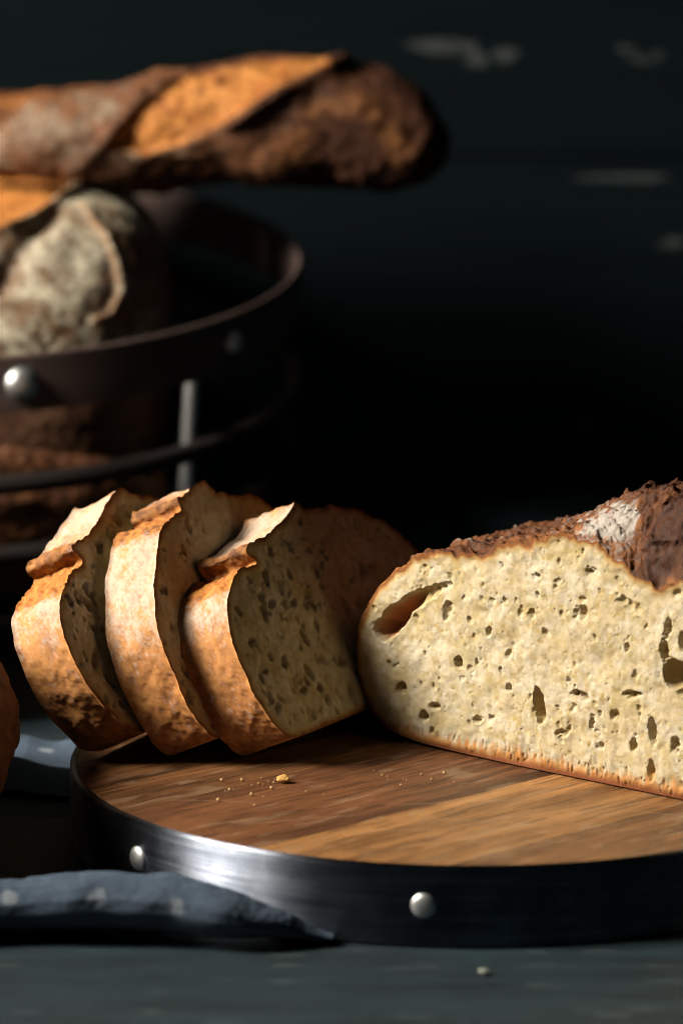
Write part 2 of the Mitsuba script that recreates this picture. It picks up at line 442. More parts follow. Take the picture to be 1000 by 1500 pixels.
B[:, 1] += ((nz(B * 1e-3, 95, 3, 17) - 0.5) * 5.0 + (nz(B * 1e-3, 320, 4, 18) - 0.5) * 4.0) * steep * sst(1, 8, S)
# the loaf's crust seen along its own slanting flank: place along (ua) and height (va)
ua, va = B[:, 0] + 0.83 * S, B[:, 1] + 0.19 * S
fl, bu, da = (np.tile(tg[:, k], rows) for k in range(3))
away = sst(1, 14, S)
n60, n90, n130 = nz(q, 60, 2, 9), nz(q, 90, 3, 21), nz(B * 1e-3, 150, 3, 77)
def poly_in(x, y, pts, w):
    d = np.full(len(x), 1e9)
    pts = np.asarray(pts, float)
    for a, b in zip(pts, np.roll(pts, -1, 0)):
        ab = b - a
        t = np.clip(((x - a[0]) * ab[0] + (y - a[1]) * ab[1]) / (ab @ ab), 0, 1)
        d = np.minimum(d, np.hypot(x - a[0] - t * ab[0], y - a[1] - t * ab[1]))
    return np.where(shapely.contains_xy(Polygon(pts), x, y), 0.5 + 0.5 * sst(0, w, d), 0.5 - 0.5 * sst(0, w, d))
patch = poly_in(ua, va, [(63, 91), (73, 93), (84, 91), (95, 98), (96, 107), (87, 108), (78, 103), (69, 97)], 4) * sst(0.5, 3, S) * sst(60, 30, S)
fl = fl * (1 - away) * sst(97, 91, U) + 0.22 * away * sst(0.55, 0.75, n60) * top
bu = bu * (1 - away) + away * 0.10 * top
da = da * (1 - away) + away * (0.25 + 0.5 * sst(0.35, 0.62, n90)) * top
ridge = sst(0.55, 0.78, nz(q, 240, 4, 3)) * top
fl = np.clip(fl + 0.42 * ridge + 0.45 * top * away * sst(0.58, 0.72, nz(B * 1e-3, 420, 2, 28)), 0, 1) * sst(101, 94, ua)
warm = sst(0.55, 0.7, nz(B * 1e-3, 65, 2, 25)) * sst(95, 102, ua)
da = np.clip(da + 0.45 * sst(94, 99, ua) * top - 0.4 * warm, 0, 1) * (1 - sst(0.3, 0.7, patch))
fl = np.maximum(fl, 1.05 * sst(0.35, 0.75, patch + 0.5 * (n130 - 0.5)))
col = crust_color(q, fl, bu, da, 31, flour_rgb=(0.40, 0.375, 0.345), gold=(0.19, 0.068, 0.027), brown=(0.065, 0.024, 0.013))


def loaf_world(b):
    return LA + (b[:, :1] * LE + b[:, 1:2] * UP + b[:, 2:3] * LN) * 1e-3


f = grid_faces(rows, cols)
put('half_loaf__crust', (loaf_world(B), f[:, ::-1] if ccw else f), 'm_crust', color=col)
rng = np.random.default_rng(5)
ring = B[:cols, :2]
p, tri = tri_fill(ring, 0.44, rng)
edge = cKDTree(ring).query(p)[0]
BIG = [(-22, 47, 12, 5.0, 44, 11), (-27, 43, 5.0, 4.2, 20, 10), (-15, 54, 11, 3.4, 40, 8), (-6, 59, 11, 2.6, 34, 3.0), (0, 63, 9, 1.6, 25, 2.5), (49.5, 25, 2.6, 7.5, 8, 6), (68, 32, 4.4, 2.0, -5, 4), (92, 36, 4.4, 1.9, 8, 4), (112, 47, 6.0, 6.5, 20, 9), (107, 55, 2.2, 5.0, 10, 6), (118, 42, 6, 3, 20, 6),
       (10.3, 35.6, 2.0, 2.8, 10, 4), (4.8, 55.2, 2.6, 4.5, -25, 2.6), (-17.7, 21, 3.2, 2.4, 20, 3.5), (-1.6, 16.3, 3.2, 1.7, 10, 3), (-6.5, 11.5, 2.4, 2.6, 0, 3.5), (-2.6, 6.7, 1.2, 1.6, 0, 2), (-24, 30, 1.2, 1.2, 0, 1.5), (69, 64, 2.6, 3.0, 0, 3),
       (89.7, 53.8, 1.5, 2.4, 0, 2.5), (19.4, 14.5, 2.6, 1.7, 20, 2.5), (26, 16.3, 1.8, 1.4, 0, 2), (84, 27, 2.2, 2.6, 0, 2.5), (101.6, 23.4, 2.2, 6.0, 5, 3.2), (101.6, 8.7, 1.9, 4.5, 0, 3), (74, 22, 1.2, 3.5, -10, 2), (35, 30, 1.4, 2.0, 0, 2),
       (60, 16, 3, 2, 10, 2), (78, 14, 2.2, 1.6, 10, 2), (93, 17, 1.8, 3.2, 0, 2.5), (45, 60, 1.6, 2.4, -15, 2), (25, 50, 1.4, 2.6, -20, 2), (108, 64, 2, 5, -10, 4), (90, 70, 7, 2.4, -25, 2.2), (72, 80, 2, 1.2, 0, 2), (48, 75, 1.6, 1.2, 0, 2.2),
       (112, 20, 2, 4, 0, 3), (116, 60, 3, 4, 0, 4), (160, 50, 6, 4, 20, 6), (185, 60, 4, 3, 0, 4), (200, 30, 4, 3, 10, 4)]
small = random_holes(ring, 520, 0.30, 1.6, rng, keep=2.5, tall=1.0, deep=0.7) + random_holes(ring, 2600, 0.22, 0.6, rng, keep=2.0, tall=0.8, deep=0.55)
foot = [(u, rng.uniform(1.5, 6.5), rng.uniform(0.4, 0.9), rng.uniform(1.2, 3.4), rng.normal(0, 8), rng.uniform(0.2, 0.7)) for u in rng.uniform(-25, 230, 150)]
dep, ins = pits(p, BIG + small + foot)
dep *= sst(0, 1.2, edge)
p3 = np.c_[p, np.zeros(len(p))] * 1e-3
relief = ((nz(p3, 90, 2, 4) - 0.5) * 1.8 + (nz(p3, 210, 2, 6) - 0.5) * 1.1 + (nz(p3, 420, 3, 9) - 0.5) * 0.55) * sst(0, 3, edge)
z = -(dep + relief)
z[:cols] = B[:cols, 2]
c = crumb_color(p3, edge, dep, ins, 1, 1.5)
wick = sst(8.0, 1.5, p[:, 1] + 8.0 * (meshkit.fbm(np.c_[p[:, 0] * 0.55, p[:, 1] * 0.10, p[:, 0] * 0], 3, 8) - 0.5)) * sst(-38, -20, p[:, 0])
c = lerp(c, lerp((0.36, 0.155, 0.035), (0.13, 0.04, 0.014), sst(4.5, 0.6, p[:, 1])), wick * 0.95)
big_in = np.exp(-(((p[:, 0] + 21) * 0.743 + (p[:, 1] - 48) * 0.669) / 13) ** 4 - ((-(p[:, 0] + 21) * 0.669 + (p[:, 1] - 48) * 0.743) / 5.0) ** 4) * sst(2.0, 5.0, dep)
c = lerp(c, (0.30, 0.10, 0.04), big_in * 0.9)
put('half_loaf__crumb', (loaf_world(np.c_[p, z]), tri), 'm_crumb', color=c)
tag('half_loaf', 'large half loaf with its pale yellow crumb facing left and dark floured top', 'bread')

# ------------------------------------------------------------------ the three slices
REST = [(140, 40, 0, .3, 0), (136, 26, 0, .3, 0), (124, 11, 0, .2, 0), (108, 1.5, 0, .1, .1), (96, 0, 0, 0, .1), (6, 0, 0, 0, .1)]


def fr(e, lean):
    e = np.array([e[0], e[1], 0.0])
    e /= np.linalg.norm(e)
    nh = np.array([e[1], -e[0], 0])
    return e, math.cos(lean) * UP - math.sin(lean) * nh, math.cos(lean) * nh + math.sin(lean) * UP


def at_foot(x, y, ang, lean, thick):
    e, w, n = fr((math.cos(math.radians(ang)), math.sin(math.radians(ang))), math.radians(lean))
    return np.array([x, y, 0.0304]) + thick * n, e, w, n


S3 = [(-1.5, 2, 0, .3, .1), (-6, 9, 0, .25, 0), (-10, 17.6, .02, .2, 0), (-13, 30.6, .12, .1, 0), (-12, 45.4, .42, 0, 0), (-8.5, 56, .95, 0, 0), (-3, 61.5, .8, .1, 0), (-1, 63, 0, 1, 0), (6.5, 66.5, 0, 1, 0), (14, 68, 0, 1, 0), (20.5, 67.2, .1, .9, 0), (22.0, 69, 0, .8, .2),
      (19.5, 71.5, 0, .6, .5), (18.0, 74.0, .1, .4, .7), (22, 76.2, .3, .3, .5), (28, 75.0, .9, 0, 0), (40, 77, 1.1, 0, 0), (53, 79.5, 1.1, 0, 0), (59, 84.5, 1.0, 0, 0), (62, 86.5, .5, .5, .1), (65, 81.5, 0, .8, .2), (74, 79.2, 0, .9, 0), (82.5, 79.5, 0, 1, 0), (105, 73.4, 0, .9, 0), (121, 64.6, .1, .5, 0), (133, 53, .1, .4, 0)] + REST
S2 = [(-2.5, 2, 0, .3, .1), (-6.5, 9, 0, .25, 0), (-10.5, 20.7, .05, .25, 0), (-12, 37.5, .3, .1, 0), (-9, 50.8, .85, 0, 0), (1.5, 65.5, 1.1, 0, 0), (10, 74, 1.1, 0, 0), (19, 81.5, 1.0, 0, 0), (22, 83, .1, .6, .2), (30, 85.2, 0, .7, .3), (38, 85.0, 0, 1, 0), (42, 86, 0, .9, 0), (41, 89, .2, .4, .6),
      (43, 91.5, .2, .4, .6), (50, 91, .6, .2, .3), (61.4, 92.6, 1.0, 0, 0), (67.4, 93.4, .9, .2, 0), (70, 88, 0, .8, .2), (78, 84.5, 0, .9, 0), (98, 80.5, 0, .9, 0), (114, 71, .1, .6, 0), (130, 56, .1, .4, 0)] + REST
S1 = [(-4, 2, 0, .2, .1), (-11, 6, 0, .25, .1), (-17, 13, 0, .2, .1), (-23.5, 27, .08, .1, 0), (-25, 44.4, .45, 0, 0), (-20, 57.3, .95, 0, 0), (-14, 61.5, .9, .1, 0), (-12, 62.5, 0, 1, 0), (-3, 67.0, 0, 1, 0), (6, 68.2, 0, .9, 0), (10.5, 71, 0, .9, 0), (8, 73.0, 0, .5, .5),
      (6.0, 76.0, .3, .4, .4), (11, 78.5, .3, .4, .4), (19, 77.8, .7, .1, .1), (30, 81.5, 1.1, 0, 0), (46, 86.5, 1.1, 0, 0), (56, 91, 1.0, 0, 0), (60, 90, .3, .6, .2), (64, 85.5, 0, .8, .2), (81.5, 81, 0, .9, 0), (98, 77.5, 0, .9, 0), (114, 69, .1, .6, 0), (130, 55, .1, .4, 0)] + REST
HS = [(35, 35, 1.8, 4, 15, 4), (50, 22, 2, 3.4, 0, 4), (62, 14, 1.8, 2.6, 0, 4), (70, 40, 2, 4.5, 10, 4), (84, 30, 2, 4, 0, 4), (48, 48, 2.4, 5, 10, 5), (25, 20, 1.6, 3, 0, 3), (92, 52, 2.2, 4.4, 10, 4), (60, 58, 2, 4, -10, 4), (40, 60, 1.4, 3, 0, 3), (100, 20, 2.2, 2.5, 0, 4), (76, 10, 2.6, 1.6, 0, 4)]
slice_of_bread('bread_slice', *at_foot(-0.0850, -0.0035, 60, 24, 0.0240), 0.0240, S3, HS, 3, 'bread slice nearest the half loaf, its shaded cut face turned towards it')
slice_of_bread('bread_slice_001', *at_foot(-0.1125, -0.0035, 65, 24.5, 0.0225), 0.0225, S2, HS, 6, 'middle bread slice with the tallest floured white crust')
slice_of_bread('bread_slice_002', *at_foot(-0.1395, 0.0040, 64, 27, 0.0225), 0.0225, S1, HS, 9, 'bread slice farthest from the half loaf with a sunlit yellow notch')

# ------------------------------------------------------------------ the basket
BC, BA, BB, TILT = np.array([-0.250, 0.470]), 0.184, 0.170, 0.108


def ellipse(th, off=0.0):
    return np.stack([BC[0] + (BA + off) * np.cos(th), BC[1] + (BB + off) * np.sin(th)], -1)


def ring_z(y, z0):
    return z0 + TILT * (y - 0.30)


def strap(z0, height, thick, n=240):
    th = np.linspace(0, 2 * np.pi, n, endpoint=False)
    loops = []
    for off, dz in ((0, 0.0008), (0, height - 0.0008), (-0.0006, height), (-thick + 0.0006, height), (-thick, height - 0.0008), (-thick, 0.0008), (-thick + 0.0006, 0), (-0.0006, 0)):
        xy = ellipse(th, off)
        loops.append(np.c_[xy, ring_z(xy[:, 1], z0 + dz)])
    v = np.stack(loops, 0).reshape(-1, 3)
    m = len(loops)
    f = []
    for a in range(m):
        b = (a + 1) % m
        i = np.arange(n)
        j = (i + 1) % n
        f += [np.c_[a * n + i, a * n + j, b * n + j], np.c_[a * n + i, b * n + j, b * n + i]]
    t = trimesh.Trimesh(v, np.vstack(f), process=False)
    t.fix_normals()
    return t


def tube(path, r, sides=14, closed=False):
    p = np.asarray(path, float)
    t = np.roll(p, -1, 0) - np.roll(p, 1, 0) if closed else np.gradient(p, axis=0)
    t /= np.linalg.norm(t, axis=1, keepdims=True)
    a = np.cross(t, np.where(np.abs(t[:, 2:]) < 0.9, [0, 0, 1.0], [0, 1.0, 0]))
    a /= np.linalg.norm(a, axis=1, keepdims=True)
    b = np.cross(t, a)
    ang = np.arange(sides) * 2 * np.pi / sides
    rr = np.broadcast_to(r, (len(p),))[:, None, None]
    v = (p[:, None] + rr * (np.cos(ang)[None, :, None] * a[:, None] + np.sin(ang)[None, :, None] * b[:, None])).reshape(-1, 3)
    f = grid_faces(len(p), sides)
    n = len(p)
    if closed:
        j = np.arange(sides)
        k = (j + 1) % sides
        o = (n - 1) * sides
        f = np.vstack([f, np.c_[o + j, o + k, k], np.c_[o + j, k, j]])
    else:
        j = np.arange(sides)
        k = (j + 1) % sides
        v = np.vstack([v, p[:1], p[-1:]])
        f = np.vstack([f, np.c_[k, j, j * 0 + len(v) - 2], np.c_[(n - 1) * sides + j, (n - 1) * sides + k, j * 0 + len(v) - 1]])
    m = trimesh.Trimesh(v, f, process=False)
    m.fix_normals()
    return m


tag('bread_basket', 'dark oval iron basket of riveted straps heaped with whole loaves', 'basket')
Z_TOP = 0.1296
put('bread_basket__strap', strap(Z_TOP - 0.0255, 0.0255, 0.0022), 'm_basket_iron', smooth=30)
th = np.linspace(0, 2 * np.pi, 200, endpoint=False)
for k, (zr, rad) in enumerate(((0.0710, 0.0046), (0.0390, 0.0046), (0.0050, 0.0050))):
    xy = ellipse(th, -0.003)
    put('bread_basket__' + num('ring', k), tube(np.c_[xy, ring_z(xy[:, 1], zr) if k < 2 else np.full(len(xy), zr)], rad, closed=True), 'm_wire', smooth=60)
ROD_T = [-40.0, -88.5, -133.5, -178.5, 133.5, 100.0, 75.0]
for k, deg in enumerate(ROD_T):
    a = math.radians(deg)
    lo, hi = ellipse(a, -0.0160), ellipse(a, -0.0055)
    path = np.stack([np.linspace([*lo, 0.004], [*hi, ring_z(hi[1], Z_TOP - 0.004)], 12)]).reshape(-1, 3)
    put('bread_basket__' + num('rod', k), tube(path, 0.0032), 'm_steel', smooth=60)
for k, deg in enumerate((-70.2, -33.5, -106.0, -145.0, 178.0, 120.0)):
    a = math.radians(deg)
    xy = ellipse(a)
    d = np.array([BB * math.cos(a), BA * math.sin(a), 0])
    d /= np.linalg.norm(d)
    put('bread_basket__' + num('rivet', k), aim(dome(0.0078 if k != 1 else 0.0055, 0.0052), np.array([*xy, ring_z(xy[1], Z_TOP - 0.0128)]) - d * 0.0002, d), 'm_steel', smooth=60)
base = trimesh.creation.cylinder(1.0, 0.003, sections=96)
base.apply_scale((BA - 0.008, BB - 0.008, 1))
base.apply_translation((BC[0], BC[1], 0.0030))
put('bread_basket__base', base, 'm_wire', smooth=30)


# ------------------------------------------------------------------ whole loaves
def blob(center, radii, step, disp, rot=0.0, box_=1.0):
    """An ellipsoid-like loaf: (vertices, faces, unit directions)."""
    nth = int(2 * np.pi * max(radii[0], radii[1]) / step)
    nph = int(np.pi * max(radii) / step)
    ph = np.linspace(0.004, np.pi - 0.004, nph)
    t = np.linspace(0, 2 * np.pi, nth, endpoint=False)
    P, Q = np.meshgrid(ph, t, indexing='ij')
    d = np.stack([np.sin(P) * np.cos(Q), np.sin(P) * np.sin(Q), np.cos(P)], -1).reshape(-1, 3)
    d = np.sign(d) * np.abs(d) ** box_
    v = d * radii
    n = d / np.asarray(radii)
    n /= np.linalg.norm(n, axis=1, keepdims=True)
    v = v + n * disp(v)[:, None]
    c, s_ = math.cos(rot), math.sin(rot)
    return v @ np.array([[c, s_, 0], [-s_, c, 0], [0, 0, 1]]) + center, grid_faces(nph, nth)[:, ::-1], v


def swept(spine, radius, step, disp, flat=0.9):
    """A long loaf along a spine: vertices, faces, (arc length 0..1, angle, local points)."""
    sp, rd = np.asarray(spine, float), np.asarray(radius, float)
    a = np.r_[0, np.cumsum(np.linalg.norm(np.diff(sp, axis=0), axis=1))]
    a /= a[-1]
    from scipy.interpolate import PchipInterpolator
    n = int(np.linalg.norm(np.diff(sp, axis=0), axis=1).sum() / step)
    u = np.linspace(0, 1, n)
    u = 0.5 - 0.5 * np.cos(np.pi * np.clip(u, 0, 1)) * 1.0 if False else u
    p = PchipInterpolator(a, sp)(u)
    r = PchipInterpolator(a, rd)(u)
    t = np.gradient(p, axis=0)
    t /= np.linalg.norm(t, axis=1, keepdims=True)
    y = np.cross([0, 0, 1.0], t)
    y /= np.linalg.norm(y, axis=1, keepdims=True)
    z = np.cross(t, y)
    m = int(2 * np.pi * rd.max() / step)
    ang = np.arange(m) * 2 * np.pi / m
    N = np.cos(ang)[None, :, None] * y[:, None] + flat * np.sin(ang)[None, :, None] * z[:, None]
    v = (p[:, None] + r[:, None, None] * N).reshape(-1, 3)
    Nn = N.reshape(-1, 3)
    uu, aa = np.repeat(u, m), np.tile(ang, n)
    v = v + Nn * disp(v, uu, aa)[:, None]
    v = np.vstack([v, p[:1], p[-1:]])
    j = np.arange(m)
    k = (j + 1) % m
    f = np.vstack([grid_faces(n, m), np.c_[k, j, j * 0 + len(v) - 2], np.c_[(n - 1) * m + j, (n - 1) * m + k, j * 0 + len(v) - 1]])
    return v, f, np.r_[uu, 0, 1], np.r_[aa, 0, 0]


def line_dist(x, y, pts):
    """Distance of the points (x, y) to a polyline."""
    best = np.full(len(x), 1e9)
    pts = np.asarray(pts, float)
    for a, b in zip(pts[:-1], pts[1:]):
        ab = b - a
        t = np.clip(((x - a[0]) * ab[0] + (y - a[1]) * ab[1]) / (ab @ ab), 0, 1)
        best = np.minimum(best, np.hypot(x - a[0] - t * ab[0], y - a[1] - t * ab[1]))
    return best


def inside(x, y, poly):
    return shapely.contains_xy(Polygon(poly), x, y)


def soft_inside(x, y, poly, w):
    d = line_dist(x, y, list(poly) + [poly[0]])
    return np.where(inside(x, y, poly), 0.5 + 0.5 * sst(0, w, d), 0.5 - 0.5 * sst(0, w, d))


def face_xy(v, c):
    """Loaf's own front-plane coordinates in mm (x along, y up the face)."""
    return (v[:, 0] - c[0]) * 1e3, ((v[:, 2] - c[2]) * 0.984 + (v[:, 1] - c[1]) * 0.174) * 1e3


# the floured loaf in the basket's front
CA = np.array([-0.216, 0.460, 0.1085])
RA = (0.088, 0.122, 0.078)
SCORE_A = [(-70, 95), (46, 95), (46, 76), (31, 63), (14, 52), (-70, 20)]
RIDGE_A = [(49, 65), (54, 60), (61, 50), (67, 36), (69, 24), (65, 14), (58, 11)]
WHORL = [(18, 28), (23, 40), (30, 51), (38, 60)]


def disp_a(v):
    x, y = v[:, 0] * 1e3, (v[:, 2] * 0.984 + v[:, 1] * 0.174) * 1e3
    front = v[:, 1] < 0.07
    d = (nz(v, 40, 3, 40) - 0.5) * 0.007 + (nz(v, 260, 3, 41) - 0.5) * 0.0012
    sc = soft_inside(x, y, SCORE_A, 4) * front
    d += -0.006 * sst(0.3, 0.7, sc) + 0.004 * np.exp(-(line_dist(x, y, [(46, 74), (31, 61), (14, 50), (-60, 22)]) / 2.6) ** 2) * front
    d += 0.0026 * np.exp(-(line_dist(x, y, RIDGE_A) / 1.2) ** 2) * front
    d += -0.005 * np.exp(-(line_dist(x, y, WHORL) / 5) ** 2) * front
    return d


v, f, loc = blob(CA, RA, 0.0011, disp_a, box_=0.60)
x, y = loc[:, 0] * 1e3, (loc[:, 2] * 0.984 + loc[:, 1] * 0.174) * 1e3
front = (loc[:, 1] < 0.07).astype(float)
sc = sst(0.35, 0.65, soft_inside(x, y, SCORE_A, 4)) * front
stretch = np.c_[loc[:, 0] + 0.3 * loc[:, 2], loc[:, 1], loc[:, 2] * 0.5]
mott = nz(stretch, 70, 3, 44)
streak = nz(np.c_[loc[:, 0] * 1.4 + 0.5 * loc[:, 2], loc[:, 1], loc[:, 2] * 0.45], 170, 3, 45)
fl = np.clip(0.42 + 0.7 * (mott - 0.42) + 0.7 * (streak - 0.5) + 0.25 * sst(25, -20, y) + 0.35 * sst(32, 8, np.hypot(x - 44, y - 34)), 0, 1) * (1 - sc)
fl = np.clip(fl + 0.8 * np.exp(-(line_dist(x, y, [(48, 72), (66, 70), (76, 58)]) / 8) ** 2), 0, 1)
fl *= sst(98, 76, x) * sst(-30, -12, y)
da = np.clip(0.55 * np.exp(-(line_dist(x, y, WHORL) / 4) ** 2) + 0.7 * np.exp(-(line_dist(x, y, [(63, 36), (64, 26), (58, 16)]) / 4) ** 2), 0, 1)
rg = 0.5 * np.exp(-(line_dist(x, y, RIDGE_A) / 1.1) ** 2) * front
fl, da = fl * (1 - rg), da * (1 - rg)
col = crust_color(loc, fl, sc, da + 0.1 * sst(66, 84, x) + 0.6 * sst(-12, -28, y), 46, 0.55, flour_rgb=(0.50, 0.47, 0.37), gold=(0.15, 0.085, 0.045), brown=(0.065, 0.034, 0.020))  # lower part darkened: shade inside the basket put into the crust colour
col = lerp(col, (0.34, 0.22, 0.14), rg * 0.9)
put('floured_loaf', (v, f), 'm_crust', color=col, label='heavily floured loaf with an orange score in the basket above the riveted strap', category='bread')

# the long loaf on top
SPB = [(-0.2265, 0.474, 0.1915), (-0.2170, 0.472, 0.1945), (-0.2072, 0.470, 0.1980), (-0.1879, 0.470, 0.2032), (-0.1654, 0.470, 0.2065), (-0.1430, 0.470, 0.2080), (-0.1110, 0.470, 0.2105), (-0.0790, 0.470, 0.2132), (-0.0566, 0.470, 0.2130), (-0.0342, 0.470, 0.2090), (-0.0149, 0.470, 0.2020), (-0.0021, 0.470, 0.1950), (0.0011, 0.470, 0.1930)]
RDB = [0.0030, 0.0080, 0.0125, 0.0205, 0.0255, 0.0285, 0.0310, 0.0330, 0.0330, 0.0315, 0.0255, 0.0140, 0.0035]
# loaf coordinates for the crust's scores: x along the loaf and y up its front, mm, about its middle
CB = np.array([-0.078, 0.470, 0.2105])
OPEN_B = [(-78, -10), (-62, 8), (-44, 22), (-10, 30), (22, 33), (28, 29), (6, 20), (-22, 2), (-40, -8), (-60, -14)]
LIP_B = [(30, 30), (10, 20), (-8, 10), (-22, 2)]


def disp_b(v, uu, aa):
    x, y = face_xy(v, CB)
    fr_ = None
    d = (nz(v, 38, 3, 50) - 0.5) * 0.013 + (nz(v, 300, 3, 51) - 0.5) * 0.0022
    op = soft_inside(x, y, OPEN_B, 3)
    d += -0.0035 * sst(0.4, 0.7, op) + 0.0065 * np.exp(-(line_dist(x - 2.5, y + 2.0, LIP_B) / 3.0) ** 2)
    d += 0.003 * np.exp(-(line_dist(x, y, [(-62, 14), (-80, -10), (-96, -22)]) / 3) ** 2)
    return d * sst(1.0, 0.93, uu) * sst(0.0, 0.12, uu)


v, f, uu, aa = swept(SPB, RDB, 0.0011, disp_b)
x, y = face_xy(v, CB)
op = sst(0.4, 0.62, soft_inside(x, y, OPEN_B, 3))
pale = soft_inside(x, y, [(-170, -20), (-130, 8), (-96, 24), (-64, 26), (-70, 6), (-84, -12), (-100, -26), (-170, -34)], 10)
fl = np.clip(0.55 * pale + 0.9 * (nz(v, 110, 3, 55) - 0.5) * pale, 0, 0.8) * (1 - op)
fl += 0.45 * np.exp(-(line_dist(x, y, [(-70, -14), (-40, -14), (-26, -10)]) / 6) ** 2) * (1 - op)
da = (1 - op) * (0.30 + 0.9 * sst(-30, 12, x)) * sst(0.75, 0.45, nz(np.c_[v[:, 0], v[:, 1], v[:, 2] * 0.6], 75, 2, 57) + 0.0)
da = np.maximum(da, 0.7 * np.exp(-(line_dist(x, y, [(-30, 4), (-20, -2), (0, 4), (26, 24)]) / 4) ** 2) * (1 - op))  # the ear's shade painted along the lip
da = np.maximum(da, 0.85 * sst(-4, 22, x) * (1 - op))  # right end: char together with the loaf's own shade, in the colour
red = 0.5 * np.exp(-(line_dist(x, y, [(6, -14), (16, 4), (34, 12), (52, 2), (58, -12)]) / 7) ** 2)
col = crust_color(v, fl, np.clip(op * (0.75 + 0.5 * nz(v, 140, 2, 59)) + red * 0.6, 0, 1), np.clip(da * (1 - red) + 0.55 * op * sst(0.55, 0.72, nz(v, 230, 3, 99)), 0, 1), 58, 0.55, flour_rgb=(0.36, 0.29, 0.21), gold=(0.17, 0.074, 0.034), brown=(0.07, 0.028, 0.015))
put('long_loaf', (v, f), 'm_crust', color=col, label='long loaf lying across the top of the basket with a wide golden score', category='bread')

# a loaf behind the long loaf, lengthened unseen to shade the strap
SPD = [(-0.420, 0.545, 0.176), (-0.340, 0.540, 0.185), (-0.260, 0.537, 0.1905), (-0.205, 0.535, 0.1935), (-0.160, 0.534, 0.1960), (-0.085, 0.532, 0.1995), (-0.074, 0.531, 0.1995)]
v, f, uu, aa = swept(SPD, [0.02, 0.027, 0.0275, 0.027, 0.029, 0.026, 0.003], 0.0013, lambda v, a, b: (nz(v, 60, 3, 60) - 0.5) * 0.007 + (nz(v, 300, 3, 61) - 0.5) * 0.002)
put('long_loaf_001', (v, f), 'm_crust', color=crust_color(v, v[:, 0] * 0, np.full(len(v), 0.35), 0.2 + 0.5 * sst(0.4, 0.6, nz(v, 80, 2, 62)), 63, 0.55, gold=(0.26, 0.10, 0.04), brown=(0.11, 0.04, 0.02)),
    label='reddish loaf end peeking out behind the long loaf', category='bread')

# a dark loaf low in the basket
v, f, loc = blob(np.array([-0.215, 0.385, 0.052]), (0.088, 0.070, 0.044), 0.0014, lambda v: (nz(v, 50, 3, 70) - 0.5) * 0.008 + (nz(v, 260, 3, 71) - 0.5) * 0.003)
put('dark_loaf', (v, f), 'm_crust', color=crust_color(loc, 0.55 * sst(0.62, 0.78, nz(loc * [1.5, 1.5, 0.5], 90, 2, 72)), loc[:, 0] * 0 + 0.1, np.full(len(loc), 0.62), 73, 0.6, flour_rgb=(0.40, 0.26, 0.16), gold=(0.26, 0.11, 0.05), brown=(0.10, 0.04, 0.02)),
    label='dark crusted loaf low in the basket behind the slices', category='bread')

# the roll at the frame's edge
v, f, loc = blob(np.array([-0.2290, -0.034, 0.049]), (0.060, 0.098, 0.049), 0.0014, lambda v: (nz(v, 50, 3, 80) - 0.5) * 0.006 + (nz(v, 260, 3, 81) - 0.5) * 0.002)
ROLL = dict(gold=(0.20, 0.080, 0.034), brown=(0.10, 0.036, 0.017))
put('bread_roll', (v, f), 'm_crust', color=crust_color(loc, 0.2 * sst(0.5, 0.7, nz(loc, 60, 2, 82)), np.full(len(loc), 0.1), loc[:, 0] * 0, 83, 0.6, **ROLL),
    label='brown round roll cut off by the edge beside the board', category='bread', group='rolls on the table left of the board')
v, f, loc = blob(np.array([-0.2720, 0.215, 0.050]), (0.076, 0.085, 0.050), 0.0016, lambda v: (nz(v, 50, 3, 84) - 0.5) * 0.006 + (nz(v, 260, 3, 85) - 0.5) * 0.002)  # added almost wholly out of view, to shade the table
put('bread_roll_001', (v, f), 'm_crust', color=crust_color(loc, 0.2 * sst(0.5, 0.7, nz(loc, 60, 2, 86)), np.full(len(loc), 0.1), np.full(len(loc), 0.3), 87, 0.6, **ROLL),
    label='roll added behind the first roll, mostly out of view, to shade the table', category='bread', group='rolls on the table left of the board')

